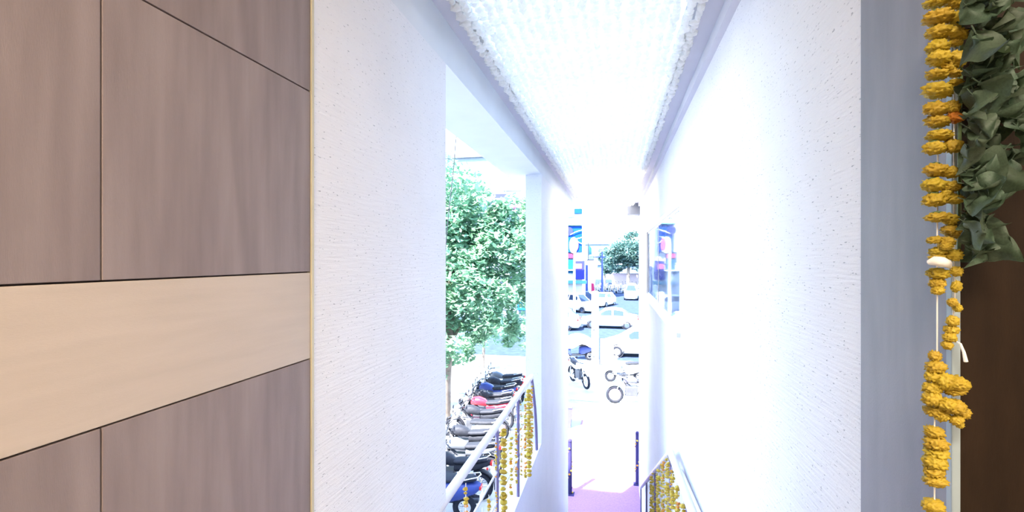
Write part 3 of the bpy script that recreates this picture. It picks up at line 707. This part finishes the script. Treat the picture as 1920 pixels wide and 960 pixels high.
MB().box(.0, .17, -.05, .05, 0, 1.56, .01).build('post', M_board, t)
p = ground(1069, 800); t = tag(empty('planter', p+Vector((-.12,0,0))), 'dark blue tapered planter beside the left wall end', 'planter')
MB().loft([[(-.14,-.14,0),(.14,-.14,0),(.14,.14,0),(-.14,.14,0)], [(-.2,-.2,.62),(.2,-.2,.62),(.2,.2,.62),(-.2,.2,.62)]], smooth=False).build('pot', mat('dark_blue_plastic', (.06,.06,.2), .5), t)
MB().box(-.215, .215, -.215, .215, .6, .65, .01).build('rim', MATS['dark_blue_plastic'], t)
# street lamp far left of the gap
p = ground(1077, 600, -.1); t = tag(empty('street_lamp', p), 'slim white street lamp pole before the blue sign boards', 'street lamp')
MB().tube([(0,0,0), (0,0,6.6)], [.11, .07], 12).build('pole', M_white, t); MB().tube([(0,0,6.5), (.2,0,6.75), (.6,0,6.85)], .04, 8).build('arm', M_white, t)
MB().ball((.75,0,6.85), (.22,.09,.06), 2).build('lamp_head', M_grey, t); MB().box(-.2,.2,-.2,.2,0,.08,.01).build('base_plate', M_grey, t)
# overhead cable seen in the opening
cpts = [at(854, 270, 12), at(852, 300, 12), at(848, 340, 12), at(841, 400, 12), at(836, 460, 12), at(828, 560, 12)]
cpts = [at(862, 180, 12)]+cpts+[at(815, 700, 12), at(800, 862, 12)]
tag(MB().tube(cpts, .012, 6).build('cable', M_black), 'thin dark cable slanting down before the tree', 'cable')

# ------------------------------------------------------------------ trees
def tree(loc, label, blobs, trunk, n, leaf, seed, m=None, trunk_r=.24, limbs=()):
    rng = np.random.default_rng(seed)
    t = tag(empty('tree', loc), label, 'tree', 'street trees')
    MB().tube(trunk, [trunk_r*(1-.55*i/(len(trunk)-1)) for i in range(len(trunk))], 12).build('trunk', M_bark, t)
    for lb in limbs: MB().tube(lb, [.08, .05, .03][:len(lb)], 8).build('branch', M_bark, t)
    wts = np.array([b[3]*b[4]*b[5] for b in blobs]); wts = wts**.8; wts /= wts.sum()
    V = []
    for (bx, by, bz, rx, ry, rz_), wgt in zip(blobs, wts):
        k = int(n*wgt); d = rng.normal(size=(k, 3)); d /= np.linalg.norm(d, axis=1)[:, None]
        rr = rng.uniform(.25, 1, k)**.5
        nc = max(6, k//45); cc = rng.normal(size=(nc, 3)); cc /= np.linalg.norm(cc, axis=1)[:, None]; cc *= rng.uniform(.5, 1, nc)[:, None]
        pick = rng.integers(0, nc, k); P = cc[pick]+d*rr[:, None]*.30
        P = P*np.array([rx, ry, rz_])+np.array([bx, by, bz])
        up = np.array([0, 0, 1.])+rng.normal(size=(k, 3))*.55; up /= np.linalg.norm(up, axis=1)[:, None]
        a = np.cross(up, rng.normal(size=(k, 3))); a /= np.linalg.norm(a, axis=1)[:, None]; b = np.cross(up, a)
        s = (leaf*rng.uniform(.6, 1.25, k))[:, None]
        V.append(np.stack([P-a*s, P-b*s*.5-up*s*.15, P+a*s, P+b*s*.5-up*s*.15], 1))
    V = np.concatenate(V); k = len(V)
    me = bpy.data.meshes.new('crown'); me.vertices.add(4*k); me.loops.add(4*k); me.polygons.add(k)
    me.vertices.foreach_set('co', V.reshape(-1)); me.loops.foreach_set('vertex_index', np.arange(4*k, dtype=np.int32))
    me.polygons.foreach_set('loop_start', np.arange(0, 4*k, 4, dtype=np.int32)); me.polygons.foreach_set('loop_total', np.full(k, 4, dtype=np.int32))
    me.update(); me.validate(); o = obj('crown', me, m or M_tree, t); o['kind'] = 'stuff'
    return t
p = ground(851, 785)+Vector((-.35, 0, 0))
tree(p, 'leafy tree growing beyond the parked motorcycles', [(-.2,0,6.9,1.7,1.7,1.4), (1.0,.2,6.1,1.4,1.4,1.1), (1.9,0,5.0,1.2,1.3,1.1), (-.8,.3,5.3,1.8,1.6,1.4), (.6,-.4,4.6,1.4,1.3,1.2), (1.5,-.2,3.7,1.1,1.2,1.0), (-.3,-.2,3.5,1.2,1.2,1.1), (.5,-.3,2.6,.9,.9,.9), (-.4,0,2.2,.7,.7,.8), (1.6,.2,2.6,.7,.7,.6), (-1.9,0,6.3,1.5,1.5,1.3), (2.3,.1,4.2,.8,.9,.7), (2.7,.3,5.6,.8,.9,.9), (2.6,.2,3.0,.8,.8,.9), (1.0,-.2,5.4,1.2,1.2,1.2), (2.2,.2,6.3,.9,.9,.8), (-.2,0,1.7,.7,.7,.6)],
     [(0,0,0), (.03,0,1.0), (.12,0,2.2), (.25,0,3.6), (.2,0,5.2), (.1,0,6.6)], 27000, .115, 4, limbs=[[(.12,0,2.2),(.7,.1,3.2),(1.5,0,4.3)], [(.2,0,3.4),(-.5,.1,4.5),(-1.1,.1,5.5)], [(.25,0,4.2),(.8,.1,5.2),(1.2,.1,6.1)]])
p = ground(905, 690)
tree(p, 'pale green shrubby tree at the far end of the parked row', [(0,0,2.2,1.0,1.0,1.1), (.7,.2,1.7,.8,.8,.8), (-.7,0,1.6,.8,.8,.8)], [(0,0,0), (.05,0,.8), (.1,0,2.0)], 2600, .10, 6, trunk_r=.09)
p = Vector((at(1178, 0, 82.5).x, at(1178, 0, 82.5).y, -.05))
ft = tree(p, 'broad dark tree far down the street above the parked motorcycles', [(0,0,6.0,3.2,3.0,2.6), (2.4,0,5.0,2.8,2.6,2.4), (-2.2,0,5.0,2.0,2.2,1.9), (1.5,0,7.6,2.2,2.2,1.7), (-1.4,.5,3.6,1.5,1.6,1.3), (3.2,.5,3.3,2.0,1.8,1.4)], [(0,0,0), (0,0,2.5), (.2,0,5.5)], 11000, .24, 7, M_tree2, trunk_r=.3); ft.scale = (1.13, 1.13, 1.10)
p = Vector((at(1134, 0, 95).x, at(1134, 0, 95).y, -.05))
tree(p, 'slender bluish tree beside the distant white hoarding', [(0,0,5.2,1.5,1.5,2.0), (.6,0,3.2,1.4,1.4,1.5)], [(0,0,0), (0,0,3), (.1,0,6)], 3000, .24, 9, M_tree2, trunk_r=.2)

# ------------------------------------------------------------------ buildings across the road
M_bA = mat('pale_blue_wall', (.10, .14, .19), .8, .08, 1); M_bB = mat('white_wall', (.7, .7, .7), .8, .05, 1)
M_wing = mat('dark_window', (.05, .07, .12), .15, .1, 2)
M_sblue = mat('sign_blue', (.006, .050, .26), .5, .05, 1, spec=.05); M_spink = mat('sign_pink', (.36, .10, .26), .5, .05, 1, spec=.05); M_spurple = mat('sign_violet', (.03, .035, .22), .5, .05, 1, spec=.05)
M_scyan = mat('sign_cyan', (.08, .26, .32), .5, .05, 1, spec=.05); M_sred = mat('sign_red', (.36, .03, .09), .5, .05, 1, spec=.05); M_steal = mat('sign_teal', (.01, .08, .17), .5, .1, 1, spec=.05)
def building(loc, W, Dp, H, m, label, floors, bays, nm='building'):
    t = tag(empty(nm, loc), label, 'building')
    MB().box(-W/2, W/2, 0, Dp, 0, H, .02).build('wall', m, t)
    MB().box(-W/2-.2, W/2+.2, -.25, Dp+.2, H, H+.35, .03).build('roof_parapet', m, t)
    fm = MB().box(-.75, .75, -.08, .04, -.75, .75, .02).mesh('window'); pm = MB().box(-.62, .62, -.10, -.075, -.62, .62).mesh('pane')
    for i in range(floors):
        for j in range(bays):
            z = 5.2+i*3.2
            if z+1 > H: continue
            o = obj('window', fm, M_white, t); o.location = (-W/2+(j+.5)*W/bays, 0, z)
            obj('pane', pm, M_wing, o)
        if 4+i*3.2 < H: MB().box(-W/2, W/2, -.5, 0, 3.6+i*3.2, 3.75+i*3.2, .02).build('ledge', M_bB, t)
    return t
bA = building((-19.2, 40, -.05), 24, 10, 13.8, M_bA, 'pale blue building behind the leafy tree across the road', 3, 9)
aw = MB().prism([(0, 0), (2.6, 0), (2.6, .5), (0, .9)], -1.2, 0).build('awning', M_spink, bA); q = onY(958, 392, 40); aw.location = (q.x+19.2, 0, q.z+.05)
for px0, px1, py0, py1, m in ((837, 852, 588, 615, M_bluel), (845, 862, 494, 506, M_sblue), (880, 895, 496, 512, M_sblue), (925, 958, 362, 378, M_spurple), (970, 990, 560, 580, M_steal), (838, 858, 530, 560, M_bB)):
    a = onY(px0, py1, 39.8); b = onY(px1, py0, 39.8)
    MB().box(a.x+19.2, b.x+19.2, -.3, -.02, a.z, b.z, .03).build('shop_sign', m, bA)
bB = building((-7.0, 58, -.05), 6.5, 6, 13.4, M_bB, 'white corner building carrying tall blue sign boards', 1, 2)
def sign(px0, px1, py0, py1, m, nm='sign_panel', d=.25, Y=57.9):
    a = onY(px0, py1, Y); b = onY(px1, py0, Y)
    return MB().box(a.x+7.0, b.x+7.0, -d-.02, -.02, a.z+.05, b.z+.05, .03).build(nm, m, bB)
sign(1060, 1077.5, 386, 408, M_bA); sign(1078, 1091.5, 387, 401, M_sblue, d=.4); sign(1060, 1091, 421, 423.6, M_scyan, d=.6)
sg = sign(1062, 1091.3, 424, 473, M_sblue, d=.35)
def disc(px, py, rx, rz_, m, nm, d):
    c = onY(px, py, 57.9); k = 58/F; n = 24
    o = MB().prism([(rx*k*math.cos(2*PI*i/n), rz_*k*math.sin(2*PI*i/n)) for i in range(n)], -d-.05, -.3).build(nm, m, bB); o.location = (c.x+7.0, 0, c.z+.05)
disc(1076, 460, 8, 15, M_bB, 'sign_disc', .42); disc(1080.5, 459, 4.5, 11, M_spink, 'sign_motif', .46); disc(1067, 434, 8, 8, M_spurple, 'sign_motif', .44)
for pts in ([(1070, 440), (1078, 435.5), (1085, 433), (1091, 431.5)], [(1082, 452), (1086, 455), (1091, 457)]):
    MB().tube([onY(x, y, 57.45)+Vector((7.0, -58, .05)) for x, y in pts], .05, 6).build('sign_stroke', M_bB, bB)
sign(1060, 1074.5, 476, 484, M_sred); sign(1060, 1075, 487, 512, M_steal); sign(1079, 1096, 489, 523.5, M_spurple, d=.5); sign(1080, 1091.5, 494.5, 504, M_spink, d=.56)
sign(1062, 1100, 526, 531, M_scyan, 'awning', d=1.4)
bC = building((6.0, 118, -.05), 26, 8, 8.5, M_bA, 'low pale building closing the far end of the street', 1, 8)
# white hoarding with red foot and flag pole
p = Vector((at(1112, 0, 66).x, at(1112, 0, 66).y, -.05)); t = tag(empty('hoarding', p), 'tall white hoarding with a red foot down the street', 'hoarding')
MB().prism([(-.68, 1.2), (-.55, 0.4), (.0, 0.0), (.70, 4.8), (-.68, 4.8)], -.25, .25).build('panel', M_white, t)
MB().prism([(-.2, .1), (.30, .1), (.12, 1.65), (-.22, 1.7)], -.4, -.26).build('red_foot', M_sred, t)
MB().box(-1.0, -.72, -.2, .2, .6, 4.1, .02).build('side_panel', M_bluel, t)
MB().tube([(-.62,0,4.8), (-.70,0,9.9)], [.09,.035], 8).build('mast', M_metal, t)
MB().box(-.8, .1, -.1, .1, 4.75, 4.95, .02).build('cap_bar', M_metal, t)
MB().loft([[(-.60,-.02,5.5),(-.60,.02,5.5),(-.60,.02,6.9),(-.60,-.02,6.9)], [(-.35,.05,5.6),(-.35,.09,5.6),(-.35,.09,6.7),(-.35,.05,6.7)], [(-.2,-.03,5.6),(-.2,.01,5.6),(-.2,.01,6.4),(-.2,-.03,6.4)]]).build('pennant', M_scyan, t)
p = Vector((at(1129, 0, 67.5).x, at(1129, 0, 67.5).y, -.05)); t = tag(empty('utility_pole', p), 'dark blue utility pole right of the white hoarding', 'pole')
MB().tube([(0,0,0), (0,0,6.0)], [.16,.11], 10).build('shaft', M_bluel, t); MB().box(-1.2, .5, -.06, .06, 5.2, 5.35, .01).build('cross_arm', M_bluel, t)
tag(MB().box(-3.1, 3.1, -.15, .15, 0, 1.5, .03).box(-3.15, 3.15, -.2, .2, 1.5, 1.62, .02).build('compound_wall', mat('pinkish_wall', (.34, .28, .32), .8)), 'low pinkish compound wall behind the distant motorcycles', 'wall').location = Vector((at(1180, 0, 87).x, at(1180, 0, 87).y, .9))
bpy.data.objects['compound_wall'].location.z = -.05; bpy.data.objects['compound_wall'].scale.z = 1.5
